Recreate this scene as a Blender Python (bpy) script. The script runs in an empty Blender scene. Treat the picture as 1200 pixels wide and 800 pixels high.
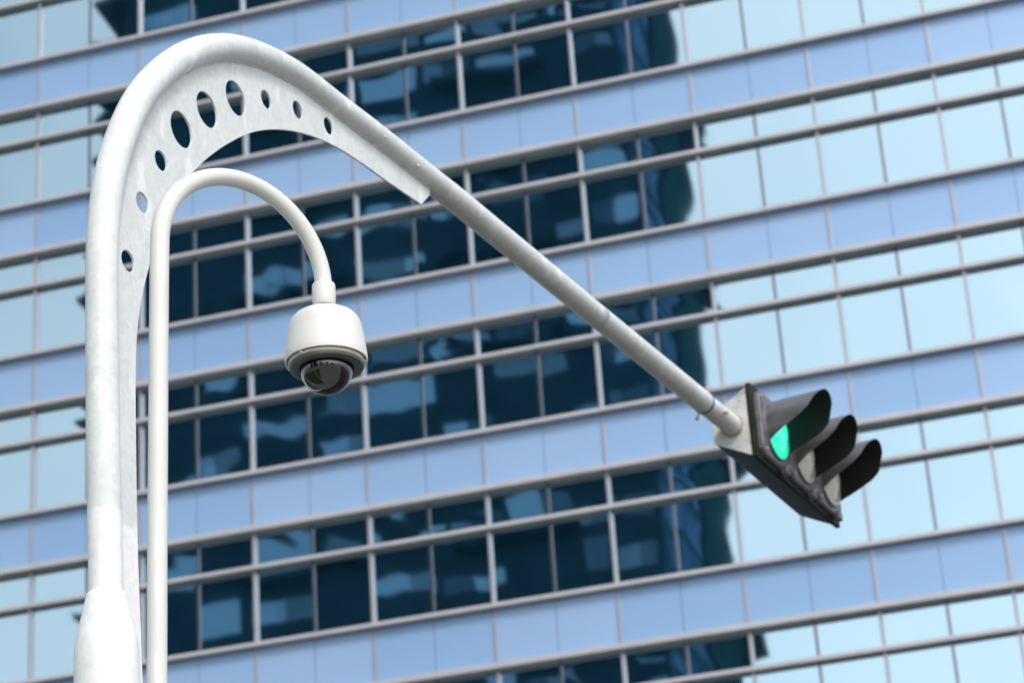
import bpy, bmesh, math, random
from mathutils import Vector, Matrix
R = math.radians
rnd = random.Random(7)
sc = bpy.context.scene
col = sc.collection

# ------------------------------------------------------------------ camera
cam = bpy.data.cameras.new('camera')
cam.sensor_width = 36.0
cam.lens = 91.66
cam.clip_start = 0.1
cam.clip_end = 3000
cam.dof.use_dof = True
cam.dof.focus_distance = 9.0
cam.dof.aperture_fstop = 4.4
cam_o = bpy.data.objects.new('camera', cam); col.objects.link(cam_o)
mm = Matrix(((0.997497, 0.070716, 0.0), (0.030326, -0.427772, -0.903378), (-0.063883, 0.901116, -0.428846))).to_4x4()
mm.translation = (0, 0, 1.6)
cam_o.matrix_world = mm
sc.camera = cam_o

# ------------------------------------------------------------------ sky and sun (bright overcast)
SUN_EL, SUN_AZ = 46, 160          # azimuth clockwise from +Y
w = bpy.data.worlds.new('World'); sc.world = w; w.use_nodes = True
nt = w.node_tree; nt.nodes.clear()
sky = nt.nodes.new('ShaderNodeTexSky'); sky.sky_type = 'NISHITA'; sky.sun_disc = False
sky.sun_elevation = R(SUN_EL); sky.sun_rotation = R(SUN_AZ)
sky.air_density = 1.0; sky.dust_density = 2.5; sky.ozone_density = 1.0
hs = nt.nodes.new('ShaderNodeHueSaturation'); hs.inputs['Saturation'].default_value = 0.42
bgn = nt.nodes.new('ShaderNodeBackground'); bgn.inputs['Strength'].default_value = 0.15
wo = nt.nodes.new('ShaderNodeOutputWorld')
nt.links.new(sky.outputs[0], hs.inputs['Color']); # soft cloud deck: brighter and duller patches
gtc = nt.nodes.new('ShaderNodeTexCoord'); cn = nt.nodes.new('ShaderNodeTexNoise'); cn.inputs['Scale'].default_value = 5.0
cn.inputs['Detail'].default_value = 5; cn.inputs['Roughness'].default_value = 0.5
nt.links.new(gtc.outputs['Generated'], cn.inputs['Vector'])
crp = nt.nodes.new('ShaderNodeValToRGB'); crp.color_ramp.elements[0].position = 0.32; crp.color_ramp.elements[0].color = (0.86, 0.90, 0.94, 1)
crp.color_ramp.elements[1].position = 0.68; crp.color_ramp.elements[1].color = (1.10, 1.08, 1.05, 1)
nt.links.new(cn.outputs['Fac'], crp.inputs[0])
cm = nt.nodes.new('ShaderNodeMix'); cm.data_type = 'RGBA'; cm.blend_type = 'MULTIPLY'; cm.inputs[0].default_value = 1.0
nt.links.new(hs.outputs[0], cm.inputs[6]); nt.links.new(crp.outputs[0], cm.inputs[7]); nt.links.new(cm.outputs[2], bgn.inputs['Color'])
nt.links.new(bgn.outputs[0], wo.inputs[0])
sl = bpy.data.lights.new('sun', 'SUN'); sl.energy = 0.95; sl.angle = R(12); sl.color = (1.0, 0.98, 0.95)
so = bpy.data.objects.new('sun', sl); col.objects.link(so)
sd = Vector((math.sin(R(SUN_AZ))*math.cos(R(SUN_EL)), math.cos(R(SUN_AZ))*math.cos(R(SUN_EL)), math.sin(R(SUN_EL))))
so.rotation_euler = sd.to_track_quat('Z', 'Y').to_euler()
so.location = (0, -20, 40)
sc.view_settings.view_transform = 'Standard'; sc.view_settings.look = 'None'
sc.view_settings.exposure = 0.66; sc.view_settings.gamma = 1.0
sc.view_settings.use_curve_mapping = False

# ------------------------------------------------------------------ helpers
def obj(name, bm, mat, parent=None, smooth=False, kind=None, label=None):
    me = bpy.data.meshes.new(name); bm.to_mesh(me); bm.free()
    for m in (mat if isinstance(mat, (list, tuple)) else [mat]): me.materials.append(m)
    if smooth:
        for p in me.polygons: p.use_smooth = True
    o = bpy.data.objects.new(name, me); col.objects.link(o)
    if parent: o.parent = parent
    if kind: o['kind'] = kind
    if label: o['label'] = label
    return o
def thing(name, label, cat, loc=(0, 0, 0), rotz=0, group=None):
    o = bpy.data.objects.new(name, None); col.objects.link(o)
    o.empty_display_size = 0.2
    o.location = loc; o.rotation_euler = (0, 0, rotz)
    o['label'] = label; o['category'] = cat
    if group: o['group'] = group
    return o
def struct(name, bm, mat, smooth=False): return obj(name, bm, mat, None, smooth, 'structure')
def box(bm, x0, x1, y0, y1, z0, z1, bev=0, mi=0):
    v = [bm.verts.new((x, y, z)) for x in (x0, x1) for y in (y0, y1) for z in (z0, z1)]
    fs = [bm.faces.new([v[i] for i in q]) for q in ((0,1,3,2),(4,6,7,5),(0,4,5,1),(2,3,7,6),(0,2,6,4),(1,5,7,3))]
    for f in fs: f.material_index = mi
    if bev:
        es = list({e for f in fs for e in f.edges})
        bmesh.ops.bevel(bm, geom=es, offset=bev, segments=2, profile=0.6, affect='EDGES')
    return fs
def lathe(bm, prof, axis_o=(0, 0, 0), ax=(0, 0, 1), seg=48, cap0=False, cap1=False):
    ax = Vector(ax).normalized(); o = Vector(axis_o)
    e1 = ax.orthogonal().normalized(); e2 = ax.cross(e1)
    rings = []
    for r, h in prof:
        rings.append([bm.verts.new(o + ax*h + (e1*math.cos(2*math.pi*i/seg) + e2*math.sin(2*math.pi*i/seg))*r) for i in range(seg)])
    for a, b in zip(rings, rings[1:]):
        for i in range(seg):
            j = (i+1) % seg
            bm.faces.new((a[i], a[j], b[j], b[i]))
    if cap0: bm.faces.new(list(reversed(rings[0])))
    if cap1: bm.faces.new(rings[-1])
    bmesh.ops.recalc_face_normals(bm, faces=bm.faces)
    return rings
def tube(bm, pts, radii, seg=40, cap0=True, cap1=True, side=Vector((0, -1, 0))):
    """tube along a path that lies in a plane whose normal is side"""
    pts = [Vector(p) for p in pts]; rings = []
    for i, p in enumerate(pts):
        t = (pts[min(i+1, len(pts)-1)] - pts[max(i-1, 0)]).normalized()
        n1 = side; n2 = t.cross(n1).normalized()
        r = radii if isinstance(radii, (int, float)) else radii[i]
        rings.append([bm.verts.new(p + (n1*math.cos(2*math.pi*k/seg) + n2*math.sin(2*math.pi*k/seg))*r) for k in range(seg)])
    for a, b in zip(rings, rings[1:]):
        for i in range(seg):
            j = (i+1) % seg; bm.faces.new((a[i], a[j], b[j], b[i]))
    if cap0: bm.faces.new(list(reversed(rings[0])))
    if cap1: bm.faces.new(rings[-1])
    bmesh.ops.recalc_face_normals(bm, faces=bm.faces)
def sharp(o, ang=35):
    me = o.data; bm = bmesh.new(); bm.from_mesh(me)
    for e in bm.edges:
        if len(e.link_faces) == 2 and e.calc_face_angle(0) > R(ang): e.smooth = False
    for f in bm.faces: f.smooth = True
    bm.to_mesh(me); bm.free()
    return o

class NT:
    def __init__(s, name):
        s.m = bpy.data.materials.new(name); s.m.use_nodes = True; s.t = s.m.node_tree; s.t.nodes.clear()
        s.out = s.t.nodes.new('ShaderNodeOutputMaterial')
    def n(s, typ, **kw):
        x = s.t.nodes.new('ShaderNode'+typ)
        for k, v in kw.items():
            if k.startswith('i_'): x.inputs[k[2:].replace('_', ' ')].default_value = v
            else: setattr(x, k, v)
        return x
    def l(s, a, b): s.t.links.new(a, b)
    def ramp(s, fac, stops):
        r = s.t.nodes.new('ShaderNodeValToRGB'); cr = r.color_ramp
        while len(cr.elements) < len(stops): cr.elements.new(0.5)
        for e, (p, c) in zip(cr.elements, stops): e.position = p; e.color = (*c, 1) if len(c) == 3 else c
        s.l(fac, r.inputs[0]); return r.outputs[0]
    def noise(s, vec, scale, detail=4, rough=0.55, mapscale=None):
        if mapscale:
            mp = s.n('Mapping'); mp.inputs['Scale'].default_value = mapscale; s.l(vec, mp.inputs[0]); vec = mp.outputs[0]
        x = s.n('TexNoise'); x.inputs['Scale'].default_value = scale; x.inputs['Detail'].default_value = detail
        x.inputs['Roughness'].default_value = rough; s.l(vec, x.inputs['Vector']); return x.outputs['Fac']
    def mix(s, fac, a, b, mode='MIX'):
        x = s.t.nodes.new('ShaderNodeMix'); x.data_type = 'RGBA'; x.blend_type = mode
        for sock, v in ((x.inputs[0], fac), (x.inputs[6], a), (x.inputs[7], b)):
            if isinstance(v, (int, float)): sock.default_value = v
            elif isinstance(v, tuple): sock.default_value = (*v, 1)
            else: s.l(v, sock)
        return x.outputs[2]
    def math(s, op, a, b=0.0, clamp=False):
        x = s.n('Math', operation=op); x.use_clamp = clamp
        for i, v in enumerate((a, b)):
            if isinstance(v, (int, float)): x.inputs[i].default_value = v
            else: s.l(v, x.inputs[i])
        return x.outputs[0]
    def fin(s, base, rough=0.5, metal=0.0, spec=0.5, bump=None, bstr=0.2, bdist=0.01, **kw):
        p = s.n('BsdfPrincipled')
        for k, v in (('Base Color', base), ('Roughness', rough), ('Metallic', metal), ('Specular IOR Level', spec)):
            if isinstance(v, tuple): p.inputs[k].default_value = (*v, 1)
            elif isinstance(v, (int, float)): p.inputs[k].default_value = v
            else: s.l(v, p.inputs[k])
        for k, v in kw.items():
            k = k.replace('_', ' ')
            if isinstance(v, tuple): p.inputs[k].default_value = (*v, 1)
            elif isinstance(v, (int, float)): p.inputs[k].default_value = v
            else: s.l(v, p.inputs[k])
        if bump is not None:
            b = s.n('Bump'); b.inputs['Strength'].default_value = bstr; b.inputs['Distance'].default_value = bdist
            s.l(bump, b.inputs['Height']); s.l(b.outputs[0], p.inputs['Normal'])
        s.l(p.outputs[0], s.out.inputs[0]); return s.m
def simple(name, c, rough=0.5, metal=0.0, spec=0.5, var=0.08, scale=6):
    s = NT(name); tc = s.n('TexCoord').outputs['Object']
    nz = s.noise(tc, scale, 5)
    c2 = tuple(min(1, x*(1+var)) for x in c); c1 = tuple(x*(1-var) for x in c)
    return s.fin(s.ramp(nz, [(0.3, c1), (0.7, c2)]), rough, metal, spec, bump=nz, bstr=0.05)

# ------------------------------------------------------------------ materials
def mat_mast():
    s = NT('weathered_galvanised_paint'); tc = s.n('TexCoord').outputs['Object']
    n1 = s.noise(tc, 7.0, 7, 0.7); n2 = s.noise(tc, 26, 6, 0.7)
    n3 = s.noise(tc, 9, 5, 0.6, (1, 1, 0.35))
    v = s.n('TexVoronoi'); v.inputs['Scale'].default_value = 42; s.l(tc, v.inputs['Vector'])
    base = s.ramp(n1, [(0.34, (0.645, 0.675, 0.67)), (0.52, (0.69, 0.715, 0.705)), (0.68, (0.735, 0.755, 0.745))])
    spang = s.ramp(v.outputs['Color'], [(0.2, (0.86, 0.87, 0.87)), (0.8, (1.0, 1.0, 1.0))])
    base = s.mix(0.6, base, spang, 'MULTIPLY')
    # pale scuffs and drips
    pale = s.ramp(n3, [(0.56, (0, 0, 0)), (0.66, (1, 1, 1))])
    base = s.mix(s.math('MULTIPLY', pale, 0.8), base, (0.84, 0.86, 0.85))
    # dirt specks
    sp = s.ramp(n2, [(0.25, (1, 1, 1)), (0.36, (0, 0, 0))])
    base = s.mix(s.math('MULTIPLY', sp, 0.5), base, (0.42, 0.40, 0.35))
    # grime that has washed round to the lower side of the arm and dried in streaks
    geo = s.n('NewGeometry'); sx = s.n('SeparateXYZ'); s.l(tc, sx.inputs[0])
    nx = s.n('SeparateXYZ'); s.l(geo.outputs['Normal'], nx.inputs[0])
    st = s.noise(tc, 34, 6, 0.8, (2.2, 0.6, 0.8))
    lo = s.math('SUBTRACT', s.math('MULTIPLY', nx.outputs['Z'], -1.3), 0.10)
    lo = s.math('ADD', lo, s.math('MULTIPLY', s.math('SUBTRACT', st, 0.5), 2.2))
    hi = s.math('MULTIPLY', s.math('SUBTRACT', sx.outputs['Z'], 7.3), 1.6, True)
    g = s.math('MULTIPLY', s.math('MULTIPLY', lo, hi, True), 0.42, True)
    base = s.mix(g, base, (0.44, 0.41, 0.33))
    # freshly repainted foot of the pole: brush line at 5.28 m
    ed = s.noise(tc, 18, 4, 0.6)
    h = s.math('ADD', sx.outputs['Z'], s.math('MULTIPLY', s.math('SUBTRACT', ed, 0.5), 0.10))
    fresh = s.math('MULTIPLY', s.math('SUBTRACT', 5.30, h), 60, True)
    base = s.mix(fresh, base, s.mix(s.ramp(n2, [(0.3, (0, 0, 0)), (0.55, (1, 1, 1))]), (0.72, 0.725, 0.725), (0.83, 0.83, 0.83)))
    return s.fin(base, 0.5, 0.0, 0.4, bump=s.math('ADD', n2, v.outputs['Distance']), bstr=0.12, bdist=0.004)
M_MAST = mat_mast()
def mat_white(name, patches=False):
    s = NT(name); tc = s.n('TexCoord').outputs['Object']
    n1 = s.noise(tc, 2.5, 5, 0.6); n2 = s.noise(tc, 40, 5, 0.7)
    base = s.ramp(n1, [(0.3, (0.63, 0.625, 0.59)), (0.7, (0.71, 0.705, 0.675))])
    sp = s.ramp(n2, [(0.24, (1, 1, 1)), (0.33, (0, 0, 0))])
    base = s.mix(s.math('MULTIPLY', sp, 0.35), base, (0.5, 0.47, 0.4))
    if patches:
        sx = s.n('SeparateXYZ'); s.l(tc, sx.inputs[0])
        wob = s.math('MULTIPLY', s.math('SUBTRACT', s.noise(tc, 22, 3), 0.5), 0.9)
        tot = 0.0
        for zc, hz, xc, hx in ((4.335, 0.045, -0.019, 0.0055), (4.21, 0.075, -0.015, 0.0085), (3.98, 0.05, -0.021, 0.005)):
            a = s.math('POWER', s.math('DIVIDE', s.math('SUBTRACT', sx.outputs['Z'], zc), hz), 2.0)
            b = s.math('POWER', s.math('DIVIDE', s.math('SUBTRACT', sx.outputs['X'], xc), hx), 2.0)
            d = s.math('ADD', s.math('ADD', a, b), wob)
            k = s.math('MULTIPLY', s.math('SUBTRACT', 1.0, d), 6.0, True)
            fy = s.math('MULTIPLY', s.math('MULTIPLY', sx.outputs['Y'], -100), 1.0, True)
            k = s.math('MULTIPLY', k, fy)
            tot = s.math('MAXIMUM', tot, k)
        base = s.mix(tot, base, (0.93, 0.93, 0.92))
    return s.fin(base, 0.42, 0.0, 0.45, bump=n2, bstr=0.06, bdist=0.003)
M_CPOLE = mat_white('cream_white_pole_paint', True)
M_CASE = mat_white('cream_white_camera_plastic')
M_SKIRT = simple('aged_cream_plastic', (0.60, 0.56, 0.46), 0.5, var=0.15, scale=30)
M_TRIM = simple('grey_rubber_trim', (0.085, 0.09, 0.085), 0.45, var=0.15, scale=25)
M_BLACK = simple('black_polycarbonate', (0.018, 0.021, 0.013), 0.5, spec=0.12, var=0.45, scale=9)
M_DOOR = simple('dark_grey_weathered_plastic', (0.12, 0.115, 0.125), 0.40, spec=0.6, var=0.3, scale=18)
M_SCREW = simple('zinc_screw', (0.5, 0.47, 0.42), 0.4, 0.7, var=0.2, scale=40)
M_RUST = simple('rusty_bead', (0.36, 0.29, 0.20), 0.8, var=0.4, scale=50)
M_GASKET = simple('black_gasket', (0.03, 0.035, 0.04), 0.6)
def mat_visor():
    s = NT('black_visor_plastic'); tc = s.n('TexCoord').outputs['Object']
    nz = s.noise(tc, 8, 5)
    geo = s.n('NewGeometry')
    c = s.ramp(nz, [(0.3, (0.065, 0.063, 0.065)), (0.7, (0.095, 0.092, 0.094))])
    return s.fin(c, s.ramp(nz, [(0.3, (0.28,)*3), (0.7, (0.36,)*3)]), 0.0, 0.9, bump=nz, bstr=0.03, Coat_Weight=1.0, Coat_Roughness=0.22)
M_VISOR = mat_visor()
M_VIN = simple('matte_black_visor_lining', (0.020, 0.020, 0.022), 0.55, spec=0.2)
def mat_cap():
    s = NT('dirty_light_grey_metal'); tc = s.n('TexCoord').outputs['Object']
    a = s.noise(tc, 7, 7, 0.7); b = s.noise(tc, 40, 5, 0.7)
    c = s.ramp(a, [(0.32, (0.30, 0.30, 0.28)), (0.46, (0.52, 0.525, 0.51)), (0.68, (0.62, 0.63, 0.63))])
    c = s.mix(s.math('MULTIPLY', s.ramp(b, [(0.34, (1, 1, 1)), (0.46, (0, 0, 0))]), 0.6), c, (0.25, 0.23, 0.19))
    return s.fin(c, 0.6, 0.0, 0.4, bump=b, bstr=0.1)
M_CAP = mat_cap()
def mat_lens(name, base, emis=None, st=0):
    s = NT(name); tc = s.n('TexCoord').outputs['Object']
    wv = s.n('TexWave', wave_type='BANDS', bands_direction='X'); wv.inputs['Scale'].default_value = 26; wv.inputs['Distortion'].default_value = 0
    s.l(tc, wv.inputs['Vector'])
    c = s.mix(s.math('MULTIPLY', wv.outputs['Fac'], 0.25), base, tuple(x*0.6 for x in base))
    kw = dict(Coat_Weight=1.0, Coat_Roughness=0.05)
    if emis:
        kw['Emission_Color'] = s.mix(s.math('MULTIPLY', wv.outputs['Fac'], 0.35), emis, tuple(x*0.6 for x in emis))
        vl = s.n('VectorMath', operation='LENGTH'); s.l(tc, vl.inputs[0])
        kw['Emission_Strength'] = s.math('MULTIPLY', s.math('SUBTRACT', 1.55, s.math('MULTIPLY', vl.outputs['Value'], 5.0)), st)
    return s.fin(c, 0.2, 0.0, 0.6, bump=wv.outputs['Fac'], bstr=0.25, bdist=0.004, **kw)
M_LENS = mat_lens('clear_prismatic_lens', (0.80, 0.78, 0.70))
M_GREEN = mat_lens('lit_green_lens', (0.05, 0.35, 0.25), (0.02, 0.85, 0.50), 0.95)
def mat_dome():
    s = NT('smoked_dome_glass')
    p = s.n('BsdfPrincipled'); p.inputs['Base Color'].default_value = (0.004, 0.004, 0.005, 1)
    p.inputs['Roughness'].default_value = 0.01; p.inputs['IOR'].default_value = 1.8
    p.inputs['Specular IOR Level'].default_value = 0.6
    s.l(p.outputs[0], s.out.inputs[0]); return s.m
M_DOME = mat_dome()
# building
def mat_glass():
    s = NT('coated_reflective_glass')
    g = s.n('BsdfGlossy'); g.inputs['Color'].default_value = (0.54, 0.725, 0.79, 1); g.inputs['Roughness'].default_value = 0.022
    d = s.n('BsdfDiffuse'); d.inputs['Color'].default_value = (0.006, 0.034, 0.060, 1)
    m = s.n('MixShader'); m.inputs[0].default_value = 0.80
    s.l(d.outputs[0], m.inputs[1]); s.l(g.outputs[0], m.inputs[2]); s.l(m.outputs[0], s.out.inputs[0]); return s.m
M_GLASS = mat_glass()
def mat_spandrel():
    s = NT('blue_ribbed_spandrel'); tc = s.n('TexCoord').outputs['Object']
    sx = s.n('SeparateXYZ'); s.l(tc, sx.inputs[0])
    rib = s.math('SINE', s.math('MULTIPLY', sx.outputs['X'], 2*math.pi/0.085))
    nz = s.noise(tc, 0.35, 3)
    gi = s.n('ObjectInfo')
    c = s.ramp(gi.outputs['Random'], [(0.0, (0.262, 0.425, 0.645)), (1.0, (0.325, 0.48, 0.70))])
    c = s.mix(s.math('MULTIPLY', nz, 0.3), c, (0.22, 0.37, 0.60))
    c = s.mix(s.math('MULTIPLY', s.math('ADD', rib, 1.0), 0.06), c, (0.12, 0.2, 0.4))
    return s.fin(c, 0.38, 0.25, 0.6, bump=rib, bstr=0.06, bdist=0.01)
M_SPAN = mat_spandrel()
M_LEDGE = simple('mauve_grey_aluminium', (0.45, 0.44, 0.46), 0.40, 0.2, var=0.06, scale=1.5)
M_MAJOR = simple('mauve_grey_mullion', (0.37, 0.35, 0.385), 0.30, 0.4, var=0.05, scale=1.5)
M_MINOR = simple('dull_grey_mullion', (0.22, 0.22, 0.255), 0.16, 0.85, var=0.05, scale=1.5)
M_CONC = simple('dull_concrete', (0.30, 0.29, 0.28), 0.85, var=0.2, scale=1.0)
M_TDARK = simple('dark_tower_cladding', (0.014, 0.045, 0.078), 0.9, spec=0.0, var=0.3, scale=0.4)
M_TSIDE = simple('teal_tower_cladding', (0.010, 0.040, 0.055), 0.9, spec=0.0, var=0.3, scale=0.4)
def mat_towerwin(name, lo, hi, p0, p1):
    s = NT(name); g = s.n('NewGeometry')
    tc = s.n('TexCoord').outputs['Object']; nz = s.noise(tc, 0.25, 3)
    v = s.math('ADD', s.math('MULTIPLY', g.outputs['Random Per Island'], 0.75), s.math('MULTIPLY', nz, 0.5))
    return s.fin(s.ramp(v, [(p0, lo), (p1, hi), (p1+.1, tuple(x*1.7 for x in hi))]), 0.9, 0, 0.0)
M_TWIN = mat_towerwin('tower_window_blue', (0.012, 0.045, 0.10), (0.17, 0.32, 0.47), 0.24, 0.80)
M_TWIN2 = mat_towerwin('tower_side_window_blue', (0.012, 0.045, 0.10), (0.04, 0.10, 0.20), 0.2, 0.88)
def mat_ground(name, c1, c2, sc1, rough=0.9):
    s = NT(name); tc = s.n('TexCoord').outputs['Object']
    a = s.noise(tc, sc1, 8, 0.65); b = s.noise(tc, sc1*14, 6, 0.7)
    c = s.mix(0.5, s.ramp(a, [(0.3, c1), (0.7, c2)]), s.ramp(b, [(0.3, c1), (0.7, c2)]))
    return s.fin(c, rough, 0, 0.3, bump=b, bstr=0.4, bdist=0.02)
M_GRASS = mat_ground('grass', (0.035, 0.075, 0.016), (0.075, 0.13, 0.035), 0.3)
M_PLAZA = mat_ground('dusty_paving', (0.27, 0.265, 0.26), (0.36, 0.35, 0.34), 0.4)
M_DAMP_BOUNCE = mat_ground('bounce_damping_ground', (0.045, 0.042, 0.05), (0.075, 0.07, 0.08), 0.6)  # near-black so little light bounces up to the facade
M_ASPH = mat_ground('asphalt', (0.04, 0.04, 0.042), (0.065, 0.063, 0.062), 0.5)
M_PAVE = mat_ground('paving', (0.26, 0.25, 0.235), (0.36, 0.35, 0.33), 0.8)
M_MARK = mat_ground('road_paint', (0.62, 0.62, 0.60), (0.8, 0.8, 0.78), 2.0)
M_BARK = mat_ground('bark', (0.10, 0.075, 0.05), (0.17, 0.13, 0.09), 3.0)
def mat_leaf():
    s = NT('leaves'); g = s.n('NewGeometry')
    return s.fin(s.ramp(g.outputs['Random Per Island'], [(0.0, (0.03, 0.065, 0.015)), (0.6, (0.06, 0.115, 0.025)), (1.0, (0.11, 0.17, 0.045))]), 0.6, 0, 0.3)
M_LEAF = mat_leaf()

# ------------------------------------------------------------------ ground, road, pavements
TH = R(25)
AR = Vector((math.sin(TH), math.cos(TH), 0))       # direction of the signal arm
NR = Vector((math.cos(TH), -math.sin(TH), 0))      # along the road
MB0 = Vector((-1.5638, 9.0, 0.0))                  # foot of the signal mast
def strip(name, mat, s0, s1, z, l0=-220, l1=220, thick=0):
    bm = bmesh.new(); n = 40
    P = lambda l, s, zz: MB0 + NR*l + AR*s + Vector((0, 0, zz))
    if thick:
        vs = [bm.verts.new(P(l, s, zz)) for l in (l0, l1) for s in (s0, s1) for zz in (z-thick, z)]
        for q in ((0,1,3,2),(4,6,7,5),(0,4,5,1),(2,3,7,6),(1,5,7,3)): bm.faces.new([vs[i] for i in q])
    else:
        for i in range(n):
            a, b = l0+(l1-l0)*i/n, l0+(l1-l0)*(i+1)/n
            bm.faces.new([bm.verts.new(P(a, s0, z)), bm.verts.new(P(b, s0, z)), bm.verts.new(P(b, s1, z)), bm.verts.new(P(a, s1, z))])
    bmesh.ops.recalc_face_normals(bm, faces=bm.faces)
    return struct(name, bm, mat)
bm = bmesh.new(); bmesh.ops.create_grid(bm, x_segments=30, y_segments=30, size=1500)
g = struct('ground', bm, M_PLAZA); g.location.z = -0.15
strip('lawn', M_GRASS, -16, -1.62, -0.10, -220, 0.6)
strip('road', M_ASPH, 1.6, 15.6, -0.13)
strip('kerb', M_CONC, 1.38, 1.58, 0.0, thick=0.3)
strip('pavement', M_PAVE, -1.6, 1.36, -0.004, thick=0.3)
strip('far_kerb', M_CONC, 15.62, 15.82, 0.0, thick=0.3)
strip('far_pavement', M_PAVE, 15.84, 19.5, -0.004, thick=0.3)
strip('bounce_damping_strip', M_DAMP_BOUNCE, 19.55, 75, -0.008)  # unseen dark ground, added to keep bounce off the ledge undersides
bm = bmesh.new()
for s_ in (5.1, 8.6, 12.1):
    for i in range(-30, 30):
        a = i*6.0
        P = lambda l, s: MB0 + NR*l + AR*s + Vector((0, 0, -0.126))
        bm.faces.new([bm.verts.new(P(a, s_-.07)), bm.verts.new(P(a+2.4, s_-.07)), bm.verts.new(P(a+2.4, s_+.07)), bm.verts.new(P(a, s_+.07))])
struct('road_markings', bm, M_MARK)

# ------------------------------------------------------------------ the glass office building behind
UV = Vector((0.965603, -0.260019, 0)); NV = Vector((-0.260019, -0.965603, 0))   # NV points to the street
ORG = Vector((-6.0103, 53.2880, 32.0964)) - NV*0.23                              # glass plane, floor line zero
bld = thing('office_building', 'blue and glass office building with slanting bands of mirror windows behind the poles', 'building',
            (ORG.x, ORG.y, 0), math.atan2(UV.y, UV.x))
Z0 = ORG.z; FH = 4.0; CS = 2.6856; HC = CS/2
# local frame: x along the facade to the right, y away from the street, z up (glass plane at y = 0)
C0, C1 = -12, 22            # half-column range of the whole facade
K0, K1 = -6, 7              # floors (k grows downwards)
def inframe(c, zt, zb):
    """true when a bay lies where the photograph can show it"""
    for z in (zt, zb):
        for cc in (c, c+1):
            P = ORG + UV*(cc*HC); P.z = z
            q = mm.inverted() @ P
            x = 600 + q.x/-q.z*3055.5; y = 400 - q.y/-q.z*3055.5
            if -12 < x < 1212 and -12 < y < 812: return True
    return False
def pane(bm, x0, x1, z0, z1, seed, nx=10, nz=8):
    r = random.Random(seed)
    bow = r.gauss(0, 0.00042); tx = r.gauss(0, 0.0009); tz = r.gauss(0, 0.0008)
    wv = [(r.uniform(0.5, 1.6), r.uniform(0.4, 1.3), r.uniform(0, 6.28), r.gauss(0, 0.00018)) for _ in range(3)]
    W, Hh = x1-x0, z1-z0; vs = []
    for j in range(nz+1):
        for i in range(nx+1):
            u, v = i/nx, j/nz
            y = bow*(1-(2*u-1)**2)*(1-(2*v-1)**2)*1.6 + tx*(u-.5)*W + tz*(v-.5)*Hh
            for fx, fz, ph, am in wv: y += am*math.sin(6.28*(fx*u+fz*v)+ph)
            vs.append(bm.verts.new((x0+W*u, y, z0+Hh*v)))
    for j in range(nz):
        for i in range(nx):
            a = j*(nx+1)+i
            bm.faces.new((vs[a], vs[a+1], vs[a+nx+2], vs[a+nx+1]))
rest_tall, rest_top, rest_sp = bmesh.new(), bmesh.new(), bmesh.new()
for k in range(K0, K1+1):
    zS = Z0 - FH*k; zH = zS - 0.334*FH; zT = zS - 0.553*FH; zS2 = zS - FH
    for c in range(C0, C1):
        x0, x1 = c*HC + 0.03, (c+1)*HC - 0.03
        for nm, zt, zb, rest in (('upper_window', zH, zT+0.11, rest_top), ('tall_window', zT, zS2+0.11, rest_tall)):
            if inframe(c, zt, zb):
                bm = bmesh.new(); pane(bm, x0, x1, zb-0.02, zt+0.02, hash((k, c, nm == 'tall_window')))
                o = obj(nm, bm, M_GLASS, bld, True)
            else:
                pane(rest, x0, x1, zb-0.02, zt+0.02, k*97+c, 2, 2)
    for c in range(C0, C1, 2):           # spandrel panels, one per wide bay, with a fine joint in the middle
        vis = inframe(c, zS, zH) or inframe(c+1, zS, zH)
        bm = bmesh.new() if vis else rest_sp
        for cc in (c, c+1):
            box(bm, cc*HC + 0.008, (cc+1)*HC - 0.008, -0.07, 0.02, zH+0.135, zS, 0.004)
        if vis: obj('spandrel_panel', bm, M_SPAN, bld)
obj('upper_window', rest_top, M_GLASS, bld, True, 'stuff'); obj('tall_window', rest_tall, M_GLASS, bld, True, 'stuff')
obj('spandrel_panel', rest_sp, M_SPAN, bld, False, 'stuff')
XA, XB = C0*HC, C1*HC
for k in range(K0, K1+2):
    zS = Z0 - FH*k
    bm = bmesh.new(); box(bm, XA-.1, XB+.1, -0.25, 0.02, zS, zS+0.095, 0.012); obj('sill_ledge', bm, M_LEDGE, bld)
    if k <= K1:
        bm = bmesh.new(); box(bm, XA-.1, XB+.1, -0.24, 0.02, zS-0.334*FH, zS-0.334*FH+0.125, 0.012); obj('head_ledge', bm, M_LEDGE, bld)
        bm = bmesh.new(); box(bm, XA-.1, XB+.1, -0.19, 0.02, zS-0.553*FH, zS-0.553*FH+0.095, 0.012); obj('transom_rail', bm, M_LEDGE, bld)
ZTOP, ZBOT = Z0 - FH*K0 + .15, Z0 - FH*(K1+1)
for c in range(C0, C1+1):
    bm = bmesh.new()
    if c % 2 == 0: box(bm, c*HC-0.033, c*HC+0.033, -0.10, 0.02, ZBOT, ZTOP, 0.008)
    else: box(bm, c*HC-0.036, c*HC+0.036, -0.018, 0.02, ZBOT, ZTOP, 0.006)
    obj('wide_mullion' if c % 2 == 0 else 'slim_mullion', bm, M_MAJOR if c % 2 == 0 else M_MINOR, bld)
bm = bmesh.new(); box(bm, XA-.05, XB+.05, 0.035, 26, 0, ZTOP-.2); obj('wall', bm, M_CONC, bld)
bm = bmesh.new(); box(bm, XA-.3, XB+.3, -0.3, 26.2, ZTOP+.003, ZTOP+1.2, .03); obj('roof_parapet', bm, M_LEDGE, bld)

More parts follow.
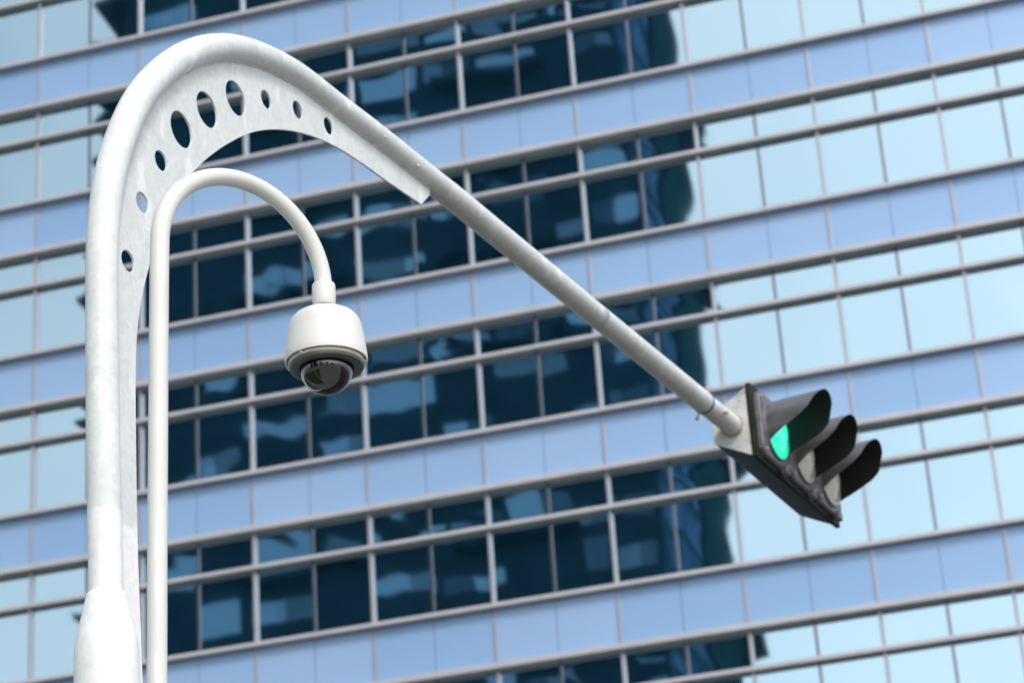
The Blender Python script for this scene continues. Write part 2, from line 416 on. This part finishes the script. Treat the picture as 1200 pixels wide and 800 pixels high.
# ------------------------------------------------------------------ the dark tower across the street (mirrored in the glass)
TU0, TU1, TW0, TW1, TH_ = -46.5, -10.8, 95.0, 115.0, 128.0
tw = thing('apartment_tower', 'dark blue apartment tower across the street whose balconies show mirrored in the glass', 'building',
           tuple((Vector((ORG.x, ORG.y, 0)) + UV*TU0 + NV*TW0)), math.atan2(UV.y, UV.x))
# local: x along facade 0..36.1, y = 0 at the face that looks at the office building, body towards -y
TL = TU1 - TU0; TD = TW1 - TW0; FL = 3.3
bm = bmesh.new(); box(bm, 0, TL, -TD, 0, 0, TH_); obj('wall', bm, M_TDARK, tw)
bm = bmesh.new(); box(bm, TL+.003, TL+.25, -TD*.98, -TD*.55, 0, TH_-2); obj('side_wall_strip', bm, M_TSIDE, tw)
nf = int(TH_/FL)
bays = [(1.0, 5.2), (5.8, 8.2), (9.0, 13.5), (14.2, 16.5), (17.2, 21.8), (22.2, 25.6), (26.0, 30.2), (30.8, 32.6), (33.0, 35.4)]
for f in range(nf):
    z = f*FL
    bm = bmesh.new()
    for a, b in bays:
        if rnd.random() < 0.04+0.45*(1-a/TL)**1.5: continue
        zb = z+rnd.choice((0.3, 0.6, 0.9)); zt = zb+rnd.choice((1.0, 1.5, 2.1)); k = rnd.choice((1, 1, 2, 2))
        for i in range(k):
            xa = a+(b-a)*i/k; box(bm, xa+.04, xa+(b-a)/k-.04, -.02, 0.04, zb, zt)
    obj('window_band', bm, M_TWIN, tw)
    bm = bmesh.new()
    for i in range(5):
        y0 = -TD*.52 + i*2.0
        box(bm, TL-.02, TL+.04, y0, y0+1.7, z+0.6, z+2.8)
    obj('side_window_band', bm, M_TWIN2, tw)
    if f % 2 == 0:
        bm = bmesh.new()
        box(bm, 8.4, 16.2, 0.003, 1.3, z-.15, z+.25); box(bm, 23.0, 30.6, 0.003, 1.3, z-.15, z+.25)
        obj('balcony', bm, M_TDARK, tw)
    bm = bmesh.new(); e = rnd.uniform(2.4, 4.4)
    box(bm, -e, -0.003, -6, -0.5, z, z+0.35)
    for _ in range(rnd.randint(1, 4)):
        x_ = -rnd.uniform(0.3, e*.9); bmesh.ops.create_icosphere(bm, subdivisions=2, radius=rnd.uniform(.3, .7), matrix=Matrix.Translation((x_, -1.2, z+.6)) @ Matrix.Diagonal((1.3, 1, .8, 1)))
    obj('corner_balcony', bm, M_TDARK, tw)
    if f % 4 == 1:
        bm = bmesh.new(); box(bm, TL-5, TL+1.5, -TD-1.2, -TD-.003, z, z+2.6); obj('rear_balcony', bm, M_TDARK, tw)

# ------------------------------------------------------------------ trees behind the photographer (seen in the camera dome)
def tree(x, y, h, label, seed):
    r = random.Random(seed)
    t = thing('street_tree', label, 'tree', (x, y, -0.16), 0, 'trees lining the grass behind the camera pole')
    bm = bmesh.new()
    tube(bm, [(0, 0, 0), (0.05, 0, h*.2), (-.05, 0, h*.45), (0, 0, h*.7)], [h*.03, h*.022, h*.016, h*.006], 12)
    for i in range(7):
        an = i*2.4; z = h*(.32+.05*i)
        tube(bm, [(0, 0, z), (math.cos(an)*h*.12, math.sin(an)*h*.12, z+h*.1), (math.cos(an)*h*.24, math.sin(an)*h*.24, z+h*.17)], [h*.011, h*.007, h*.003], 8, side=Vector((-math.sin(an), math.cos(an), 0)))
    obj('trunk', bm, M_BARK, t, True)
    bm = bmesh.new()
    cl = [(Vector((r.gauss(0, h*.13), r.gauss(0, h*.13), h*r.uniform(.45, .92))), r.uniform(h*.07, h*.14)) for _ in range(22)]
    for c, rr in cl:
        for _ in range(95):
            d = Vector((r.gauss(0, 1), r.gauss(0, 1), r.gauss(0, .8))).normalized()*rr*r.uniform(.5, 1.1)
            p = c+d; n = Vector((r.gauss(0, 1), r.gauss(0, 1), r.gauss(0, 1))).normalized(); a = n.orthogonal().normalized()*.14; b = n.cross(a).normalized()*.09
            bm.faces.new([bm.verts.new(p-a), bm.verts.new(p-b), bm.verts.new(p+a), bm.verts.new(p+b)])
    obj('crown', bm, M_LEAF, t)
for i, (x, y, h, lb) in enumerate(((-11, -4, 8, 'leafy roadside tree far left, mirrored in the left of the camera dome'),
        (-7, -11, 9, 'tall leafy tree mirrored left of centre in the camera dome'),
        (2, -14, 9, 'rounded leafy tree mirrored in the middle of the camera dome'),
        (10, -12, 7, 'smaller leafy tree mirrored right of centre in the camera dome'))): tree(x, y, h, lb, 50+i)

# ------------------------------------------------------------------ signal mast
AX = [(0.031,4.537),(0.029,4.5974),(0.028,4.6577),(0.026,4.718),(0.025,4.7783),(0.023,4.8387),(0.022,4.899),(0.02,4.9593),(0.018,5.0196),(0.016,5.08),(0.014,5.1403),(0.012,5.2006),(0.009,5.2609),(0.007,5.3212),(0.005,5.3815),(0.003,5.4418),(0.0,5.5021),(-0.002,5.5624),(-0.004,5.6227),(-0.005,5.683),(-0.006,5.7434),(-0.008,5.8037),(-0.009,5.864),(-0.01,5.9244),(-0.011,5.9847),(-0.011,6.0451),(-0.012,6.1054),(-0.013,6.1658),(-0.015,6.2261),(-0.015,6.2865),(-0.014,6.3468),(-0.012,6.407),(-0.008,6.4672),(-0.002,6.5272),(0.006,6.587),(0.017,6.6464),(0.03,6.7054),(0.045,6.7637),(0.063,6.8212),(0.083,6.878),(0.106,6.934),(0.13,6.9892),(0.156,7.0438),(0.184,7.0975),(0.213,7.1502),(0.245,7.2014),(0.279,7.251),(0.315,7.2991),(0.354,7.3457),(0.394,7.3912),(0.435,7.4356),(0.477,7.4788),(0.52,7.5207),(0.565,7.561),(0.611,7.5999),(0.659,7.6371),(0.707,7.6727),(0.757,7.7067),(0.808,7.739),(0.861,7.7693),(0.914,7.7974),(0.968,7.8233),(1.024,7.8469),(1.08,7.8683),(1.137,7.8877),(1.195,7.9052),(1.254,7.9211),(1.312,7.9355),(1.371,7.9483),(1.431,7.9595),(1.49,7.9688),(1.55,7.9762),(1.61,7.9816),(1.67,7.9853),(1.73,7.9879),(1.791,7.9899),(1.851,7.992),(1.911,7.9945),(1.972,7.9977),(2.032,8.0013),(2.092,8.0052),(2.152,8.009),(2.213,8.0126),(2.273,8.0159),(2.333,8.0189),(2.393,8.0216),(2.454,8.0239),(2.514,8.0261),(2.574,8.0281),(2.635,8.0302),(2.695,8.0324),(2.755,8.0348),(2.816,8.0372),(2.876,8.0398),(2.936,8.0425),(2.997,8.0454),(3.057,8.0482),(3.117,8.0509),(3.177,8.0533),(3.606,8.062),(4.007,8.072),(4.409,8.081),(4.81,8.09),(5.211,8.1005),(5.613,8.111),(6.014,8.1215),(6.3,8.129)]
mast = thing('signal_mast', 'tall white steel mast whose curved arm carries the traffic signal, with a row of holes', 'traffic mast', MB0, math.atan2(AR.y, AR.x))
# local frame: x along the arm, -y = towards NR side, z up
def M3(s, z, y=0): return Vector((s, y, z))
def lerp(x, xs, ys):
    if x <= xs[0]: return ys[0]
    for a, b, c, d in zip(xs, xs[1:], ys, ys[1:]):
        if x <= b: return c+(d-c)*(x-a)/(b-a)
    return ys[-1]
ln = [0.0]
for a, b in zip(AX, AX[1:]): ln.append(ln[-1]+math.hypot(b[0]-a[0], b[1]-a[1]))
def rad(s, z): return lerp(s if z > 6.3 else 0, [0, 1.0, 1.8, 3.2, 4.8], [0.0645, 0.0650, 0.0645, 0.0662, 0.0668])
cut = [i for i, (s, z) in enumerate(AX) if s < 4.9]
bm = bmesh.new()
P = [M3(0.155, 0.0)]
P = [M3(0.10, 3.2)] + [M3(*q) for q in AX[:cut[-1]+1]] + [M3(4.90, 8.0923)]
tube(bm, P, [0.0615]*1 + [rad(*q) for q in AX[:cut[-1]+1]] + [0.0668], 56)
obj('curved_pole', bm, M_MAST, mast, True)
bm = bmesh.new()
tube(bm, [M3(4.895, 8.0922), M3(4.905, 8.0924), M3(4.925, 8.0929), M3(5.6, 8.1107), M3(6.0, 8.1211), M3(6.44, 8.1325)], [0.064, 0.0684, 0.0672, 0.0682, 0.0690, 0.0700], 56)
sharp(obj('arm_extension', bm, M_MAST, mast, True))
bm = bmesh.new()
tube(bm, [M3(6.438, 8.1325), M3(6.456, 8.133)], [0.0712, 0.0712], 48); sharp(obj('gasket_ring', bm, M_GASKET, mast, True))
bm = bmesh.new()
tube(bm, [M3(6.454, 8.133), M3(6.7, 8.1415), M3(6.925, 8.150)], [0.0665, 0.0665, 0.0665], 48)
sharp(obj('spigot', bm, M_MAST, mast, True))
def bolt(s, z, ang, up=0.06, r0=0.066, parent=None, name='bolt', hr=0.013):
    d = Vector((0, -math.cos(ang), math.sin(ang))); bm = bmesh.new()
    lathe(bm, [(0.0065, 0), (0.0065, up)], M3(s, z)+d*r0, d, 10, True, True)
    lathe(bm, [(hr, up-.02), (hr, up-.006), (hr*.6, up)], M3(s, z)+d*r0, d, 6, True, True)
    obj(name, bm, M_SCREW, parent or mast)
bolt(6.50, 8.135, R(80)); bolt(6.44, 8.132, R(-118), .055); bolt(6.62, 8.138, R(-20), .03)
bm = bmesh.new()   # rusty weld at the end of the spigot
nrm = [bm.verts.new((0, 0, 0))]; bm.clear()
seg = 40; rr = random.Random(3)
ring = []
for i in range(seg):
    a = 2*math.pi*i/seg
    ring.append((M3(6.915, 8.15) + Vector((rr.uniform(-.004, .004), math.cos(a)*.070, math.sin(a)*.070)), rr.uniform(.005, .009)))
rv = []
for i, (p, q) in enumerate(ring):
    a = 2*math.pi*i/seg; o_ = Vector((0, math.cos(a), math.sin(a))); x_ = Vector((1, 0, 0))
    rv.append([bm.verts.new(p+(o_*math.cos(t)+x_*math.sin(t))*q) for t in [2*math.pi*j/8 for j in range(8)]])
for i in range(seg):
    for j in range(8): bm.faces.new((rv[i][j], rv[(i+1) % seg][j], rv[(i+1) % seg][(j+1) % 8], rv[i][(j+1) % 8]))
bmesh.ops.recalc_face_normals(bm, faces=bm.faces); obj('weld_bead', bm, M_RUST, mast, True)
# small knobs of old paint / clips under the arm
for s_ in (2.28, 2.62):
    bm = bmesh.new(); bmesh.ops.create_icosphere(bm, subdivisions=2, radius=0.008, matrix=Matrix.Translation(M3(s_, 8.02-.030, -.0595)))
    obj('rivet', bm, M_MAST, mast, True)
# gusset plate with its holes
INNER = [(2.453,7.816),(2.358,7.805),(2.189,7.799),(2.003,7.783),(1.851,7.761),(1.701,7.727),(1.552,7.682),(1.409,7.627),(1.277,7.563),(1.147,7.49),(1.056,7.425),(0.966,7.351),(0.87,7.275),(0.791,7.2),(0.705,7.116),(0.617,7.021),(0.505,6.875),(0.409,6.711),(0.325,6.52),(0.268,6.35),(0.232,6.23),(0.210,6.1),(0.204,5.941),(0.207,5.777),(0.211,5.51),(0.214,5.359),(0.218,5.222),(0.225,5.086),(0.234,4.954),(0.245,4.756),(0.255,4.594),(0.262,4.4),(0.268,3.6)]
def smooth(P, n=3):
    for _ in range(n):
        P = [P[0]] + [((P[i-1][0]+2*P[i][0]+P[i+1][0])/4, (P[i-1][1]+2*P[i][1]+P[i+1][1])/4) for i in range(1, len(P)-1)] + [P[-1]]
    return P
def chaikin(P):
    o = [P[0]]
    for a, b in zip(P, P[1:]): o += [(a[0]*.75+b[0]*.25, a[1]*.75+b[1]*.25), (a[0]*.25+b[0]*.75, a[1]*.25+b[1]*.75)]
    return o+[P[-1]]
inn = chaikin(chaikin(smooth(INNER, 1)))
axp = [(0.10, 3.6)] + [q for q in AX if q[0] < 2.80]
# shrink towards the inner side of the tube so the plate starts inside the wall
outl = []
for i, q in enumerate(axp):
    a = axp[max(i-1, 0)]; b = axp[min(i+1, len(axp)-1)]; tx, tz = b[0]-a[0], b[1]-a[1]; L = math.hypot(tx, tz)
    outl.append((q[0]+tz/L*.045, q[1]-tx/L*.045))
outline = outl + [(2.842, 7.992), (2.829, 7.935), (2.735, 7.842)] + inn
HOLES = [(0.156,6.409,.0463),(0.259,6.719,.0463),(0.396,6.978,.0463),(0.552,7.203,.083),(0.755,7.401,.083),(0.992,7.578,.083),(1.253,7.703,.0455),(1.534,7.788,.0455),(1.818,7.842,.0445)]
cu = bpy.data.curves.new('tmp', 'CURVE'); cu.dimensions = '2D'; cu.fill_mode = 'BOTH'; cu.extrude = 0.004; cu.bevel_depth = 0.001
def spl(pts):
    s = cu.splines.new('POLY'); s.points.add(len(pts)-1)
    for p, q in zip(s.points, pts): p.co = (q[0], q[1], 0, 1)
    s.use_cyclic_u = True
spl(outline)
for hx, hz, hr in HOLES: spl([(hx+hr*math.cos(2*math.pi*i/56), hz+hr*math.sin(2*math.pi*i/56)) for i in range(56)])
to = bpy.data.objects.new('tmp', cu); col.objects.link(to)
bpy.context.view_layer.update()
me = bpy.data.meshes.new_from_object(to.evaluated_get(bpy.context.evaluated_depsgraph_get()))
bpy.data.objects.remove(to)
me.transform(Matrix.Rotation(R(90), 4, 'X')); me.name = 'gusset_plate'
me.materials.clear(); me.materials.append(M_MAST)
gp = bpy.data.objects.new('gusset_plate', me); col.objects.link(gp); gp.parent = mast
# broken weld beads along the joint
bm = bmesh.new()
for a, b in ((0.55, 0.68), (0.95, 1.12), (1.38, 1.5), (1.62, 1.74), (2.02, 2.2), (2.44, 2.56), (2.74, 2.83)):
    pts = []; 
    for i in range(8):
        s_ = a+(b-a)*i/7
        js = [j for j in range(len(AX)-1) if AX[j][0] <= s_ <= AX[j+1][0] and AX[j][1] > 6.3][0]
        (x0, z0), (x1, z1) = AX[js], AX[js+1]; t_ = (s_-x0)/(x1-x0); L = math.hypot(x1-x0, z1-z0)
        px, pz = x0+(x1-x0)*t_, z0+(z1-z0)*t_
        pts.append(Vector((px+(z1-z0)/L*.0645, -.009, pz-(x1-x0)/L*.0645)))
    tube(bm, pts, [rr.uniform(.003, .006) for _ in pts], 8)
pts = []; rs_ = []
for j in range(len(AX)):
    if AX[j][1] < 6.3 or AX[j][0] > 2.7: continue
    (xa, za), (xb, zb) = AX[max(j-1, 0)], AX[min(j+1, len(AX)-1)]; L = math.hypot(xb-xa, zb-za)
    for q in range(3):
        t_ = q/3; px = AX[j][0]*(1-t_)+AX[min(j+1, len(AX)-1)][0]*t_; pz = AX[j][1]*(1-t_)+AX[min(j+1, len(AX)-1)][1]*t_
        pts.append(Vector((px+(zb-za)/L*.0655, -.006, pz-(xb-xa)/L*.0655))); rs_.append(rr.uniform(.0025, .0055))
tube(bm, pts, rs_, 8)
obj('weld_seam', bm, M_MAST, mast, True)
# sleeve round the foot of the pole
bm = bmesh.new(); o0 = Vector((0.155, 0, 0)); o1 = Vector((0.02, 0, 4.968))
# the pole leans a touch, the sleeve with it
axv = (Vector((0.0198, 0, 4.968))-Vector((0.0246, 0, 4.762))).normalized(); base = Vector((0.0246, 0, 4.762)) - axv*4.762
lathe(bm, [(0.122, 0), (0.121, 4.60), (0.1185, 4.745), (0.116, 4.775), (0.110, 4.81), (0.0745, 4.962), (0.071, 4.972), (0.060, 4.974)], base, axv, 64, True, True)
sl_ = obj('base_sleeve', bm, M_MAST, mast, True)
bm = bmesh.new(); box(bm, .13-.22, .13+.22, -.22, .22, 0.003, 0.03, .004)
for sx_ in (-1, 1):
    for sy_ in (-1, 1): lathe(bm, [(0.022, .03), (0.022, .055), (.012, .057), (.012, .09)], (.13+sx_*.17, sy_*.17, 0), (0, 0, 1), 6, True, True)
obj('base_plate', bm, M_MAST, mast)

# ------------------------------------------------------------------ traffic signal at the end of the arm
CAPO = MB0 + AR*6.926 + Vector((0, 0, 8.1718))
sig = thing('traffic_signal', 'black three-lamp traffic signal with green lamp lit, on the end of the white arm', 'traffic light', CAPO, math.atan2(AR.y, AR.x))
# local: x = away along the row of lamps, -y = the way the lamps face, z up
SEC = [(0.115, 0.225), (0.115, -0.255), (-0.118, -0.128), (-0.138, -0.105), (-0.138, 0.070), (-0.118, 0.093)]   # (outward, z)
LEN = 1.50
def prism(bm, sec, x0, x1, sc0=1, sc1=1, mi=0):
    a = [bm.verts.new((x0, -n*sc0, z*sc0)) for n, z in sec]; b = [bm.verts.new((x1, -n*sc1, z*sc1)) for n, z in sec]
    for i in range(len(sec)):
        j = (i+1) % len(sec); bm.faces.new((a[i], a[j], b[j], b[i]))
    bm.faces.new(a); bm.faces.new(list(reversed(b)))
    bmesh.ops.recalc_face_normals(bm, faces=bm.faces)
bm = bmesh.new(); prism(bm, SEC, 0.010, LEN-.02)
bmesh.ops.bevel(bm, geom=list(bm.edges), offset=0.006, segments=2, affect='EDGES')
sharp(obj('housing', bm, M_BLACK, sig), 25)
bm = bmesh.new(); prism(bm, [(n*.99-.001, (z+.017)*.985-.017) for n, z in SEC], 0.0, 0.009)
bmesh.ops.bevel(bm, geom=list(bm.edges), offset=0.002, segments=1, affect='EDGES')
obj('end_plate', bm, M_CAP, sig)
bm = bmesh.new(); box(bm, -0.012, LEN, -0.150, -0.116, -0.272, 0.242, 0.008); sharp(obj('rim', bm, M_BLACK, sig), 25)
PT = 0.487; LX = [0.262, 0.262+PT, 0.262+2*PT]; ZC = -0.015
LR = 0.180
def Lv(z):       # how far the visor sticks out at height z above the lamp centre
    return lerp(z, [-0.118, -0.10, 0.0, 0.045, 0.085, 0.115, 0.15, 0.19], [0.0, 0.03, 0.235, 0.292, 0.312, 0.328, 0.352, 0.370])
for i, x in enumerate(LX):
    # door of the lamp unit: square panel with a round opening
    bm = bmesh.new(); h = 0.2275; seg = 64; yo, yi = -0.185, -0.1505
    def sq(a):
        c, s = math.cos(a), math.sin(a); m_ = max(abs(c), abs(s)); k = h/m_
        # soften the corners
        return k if k < h*1.27 else h*1.27
    def ringv(fn, y): return [bm.verts.new((x+math.cos(2*math.pi*j/seg)*fn(2*math.pi*j/seg), y, ZC+math.sin(2*math.pi*j/seg)*fn(2*math.pi*j/seg))) for j in range(seg)]
    rs = [ringv(sq, yi), ringv(sq, yo+.01), ringv(lambda a: sq(a)-.01, yo), ringv(lambda a: .197, yo-.002), ringv(lambda a: .193, yo-.018), ringv(lambda a: .188, yo-.018), ringv(lambda a: .184, yo-.004), ringv(lambda a: .181, yo+.012)]
    for a, b in zip(rs, rs[1:]):
        for j in range(seg): bm.faces.new((a[j], a[(j+1) % seg], b[(j+1) % seg], b[j]))
    bmesh.ops.recalc_face_normals(bm, faces=bm.faces)
    d_ = sharp(obj('lamp_door', bm, M_DOOR, sig), 30)
    # screws in the corners and a latch below
    for sx_ in (-1, 1):
        for sz_ in (-1, 1):
            bm = bmesh.new(); lathe(bm, [(0.012, 0), (0.012, .008), (.006, .011)], (x+sx_*.183, yo-.001, ZC+sz_*.183), (0, -1, 0), 12, True, True)
            obj('screw', bm, M_SCREW, d_)
    bm = bmesh.new(); box(bm, x+.10, x+.18, yo-.016, yo+.02, ZC-h-.02, ZC-h+.03, .004); obj('latch', bm, M_DOOR, d_)
    # lens: shallow dome with a toothed edge ring
    bm = bmesh.new()
    prof = [(0.0005, 0.085)] + [(LR*t, 0.085*(1-t*t)) for t in [j/12 for j in range(1, 13)]]
    lathe(bm, prof, (0, 0, 0), (0, -1, 0), 72)
    ln_ = obj('lens', bm, M_GREEN if i == 0 else M_LENS, sig, True, None, 'lit green lens' if i == 0 else 'unlit clear lens')
    ln_.location = (x, yo+.006, ZC)
    bm = bmesh.new()
    for j in range(72):
        a = 2*math.pi*j/72; cx, cz = math.cos(a), math.sin(a)
        if j % 2 == 0: bmesh.ops.create_cube(bm, size=1, matrix=Matrix.Translation((cx*.173, -.024, cz*.173)) @ Matrix.Rotation(-a, 4, 'Y') @ Matrix.Diagonal((.024, .016, .009, 1)))
    obj('lens_teeth', bm, M_GREEN if i == 0 else M_LENS, ln_)
    # visor: cut-away hood
    bm = bmesh.new(); NA, NL = 72, 16; th = 0.0035
    A0 = R(126)
    outer_, inner_ = [], []
    for ia in range(NA+1):
        ph = -A0 + 2*A0*ia/NA          # from the top
        z = math.cos(ph)*0.190; L = Lv(z)+.001
        ro, ri = [], []
        for il in range(NL+1):
            t = L*il/NL; r_ = 0.1905 + .004*t
            ro.append(bm.verts.new((x+math.sin(ph)*r_, yo-.016-t, ZC+math.cos(ph)*r_)))
            r2 = r_-th
            ri.append(bm.verts.new((x+math.sin(ph)*r2, yo-.016-t, ZC+math.cos(ph)*r2)))
        outer_.append(ro); inner_.append(ri)
    for ia in range(NA):
        for il in range(NL):
            bm.faces.new((outer_[ia][il], outer_[ia+1][il], outer_[ia+1][il+1], outer_[ia][il+1]))
            bm.faces.new((inner_[ia][il], inner_[ia][il+1], inner_[ia+1][il+1], inner_[ia+1][il])).material_index = 1
        bm.faces.new((outer_[ia][NL], outer_[ia+1][NL], inner_[ia+1][NL], inner_[ia][NL]))
    bmesh.ops.recalc_face_normals(bm, faces=bm.faces)
    sharp(obj('visor', bm, [M_VISOR, M_VIN], sig, True), 40)

# ------------------------------------------------------------------ camera pole and camera
GB = Vector((-1.0571, 7.0, 0)); TG = R(50)
GA = Vector((math.sin(TG), math.cos(TG), 0))
cpole = thing('camera_pole', 'slim cream white gooseneck pole standing in front of the mast, holding the security camera', 'pole', GB, math.atan2(GA.y, GA.x))
bm = bmesh.new(); gc, gr = (0.314, 5.345), 0.302
pts = [Vector((0.012-.012*(5.3-z)/1.0*1.0, 0, z)) for z in (0.0,)]
pts = [Vector((-0.03, 0, 0.0)), Vector((-0.012, 0, 3.5)), Vector((-0.004, 0, 4.3)), Vector((0.004, 0, 4.9)), Vector((0.009, 0, 5.22)), Vector((0.0105, 0, 5.30))]
for i in range(0, 49):
    a = math.pi*(1-i/48); pts.append(Vector((gc[0]+gr*math.cos(a), 0, gc[1]+gr*math.sin(a)+.0)))
pts.append(Vector((0.616, 0, 5.325)))
def prad(i): return 0.0292 if i < 6 else 0.0292-0.0022*min(1, (i-6)/30)
tube(bm, pts, [prad(i) for i in range(len(pts))], 48)
cp = obj('gooseneck_tube', bm, M_CPOLE, cpole, True)
bm = bmesh.new(); lathe(bm, [(.10, .003), (.10, .018), (.045, .02), (.038, .06), (.030, .063)], (-.03, 0, 0), (0, 0, 1), 40, True, False)
sharp(obj('base_flange', bm, M_CPOLE, cpole))
CC = GB + GA*0.616; CC.z = 5.083
sec = thing('security_camera', 'white dome security camera with smoked glass ball, hanging from the gooseneck pole', 'security camera', CC, R(20))
bm = bmesh.new()   # outer shroud, open below
lathe(bm, [(0.1235, 0.003), (0.1295, 0.0), (0.1305, 0.004), (0.1290, 0.030), (0.1225, 0.085), (0.1170, 0.115), (0.1145, 0.130), (0.108, 0.145), (0.096, 0.159), (0.078, 0.170), (0.054, 0.177), (0.034, 0.180), (0.0001, 0.181)], seg=96)
lathe(bm, [(0.1235, 0.003), (0.1225, 0.02), (0.118, 0.10)], seg=96)
sharp(obj('shroud', bm, M_CASE, sec, True), 50)
bm = bmesh.new(); lathe(bm, [(0.119, 0.030), (0.120, -0.004), (0.1195, -0.010), (0.117, -.012)], seg=96); sharp(obj('skirt', bm, M_SKIRT, sec, True), 50)
bm = bmesh.new(); lathe(bm, [(0.1180, 0.004), (0.1190, -0.012), (0.1165, -0.020), (0.110, -0.0235), (0.090, -0.0245), (0.0860, -0.0225), (0.0850, -0.012), (0.080, -.010), (0.0001, -.010)], seg=96); sharp(obj('trim_ring', bm, M_TRIM, sec, True), 40)
bm = bmesh.new()
pr = [(0.0835*math.sin(R(a)), -0.0215-0.0835*math.cos(R(a))) for a in range(100, -1, -4)]
pr[-1] = (0.0001, pr[-1][1]); lathe(bm, pr, seg=96); obj('dome', bm, M_DOME, sec, True)
bm = bmesh.new(); lathe(bm, [(0.0275, 0.274), (0.036, 0.273), (0.0375, 0.266), (0.0375, 0.222), (0.0355, 0.200), (0.033, 0.196), (0.026, .196)], seg=48, cap0=True, cap1=True); sharp(obj('pipe_socket', bm, M_CASE, sec, True), 40)
bm = bmesh.new(); lathe(bm, [(0.029, 0.200), (0.031, 0.190), (0.034, 0.177)], seg=24); obj('sealant_ring', bm, M_GASKET, sec, True)
for an in (R(215), R(340)):
    bm = bmesh.new(); d = Vector((math.cos(an), math.sin(an), 0))
    lathe(bm, [(0.006, 0), (0.006, .006), (.003, .008)], d*0.119+Vector((0, 0, -.001)), d, 10, True, True); obj('clip', bm, M_SKIRT, sec)
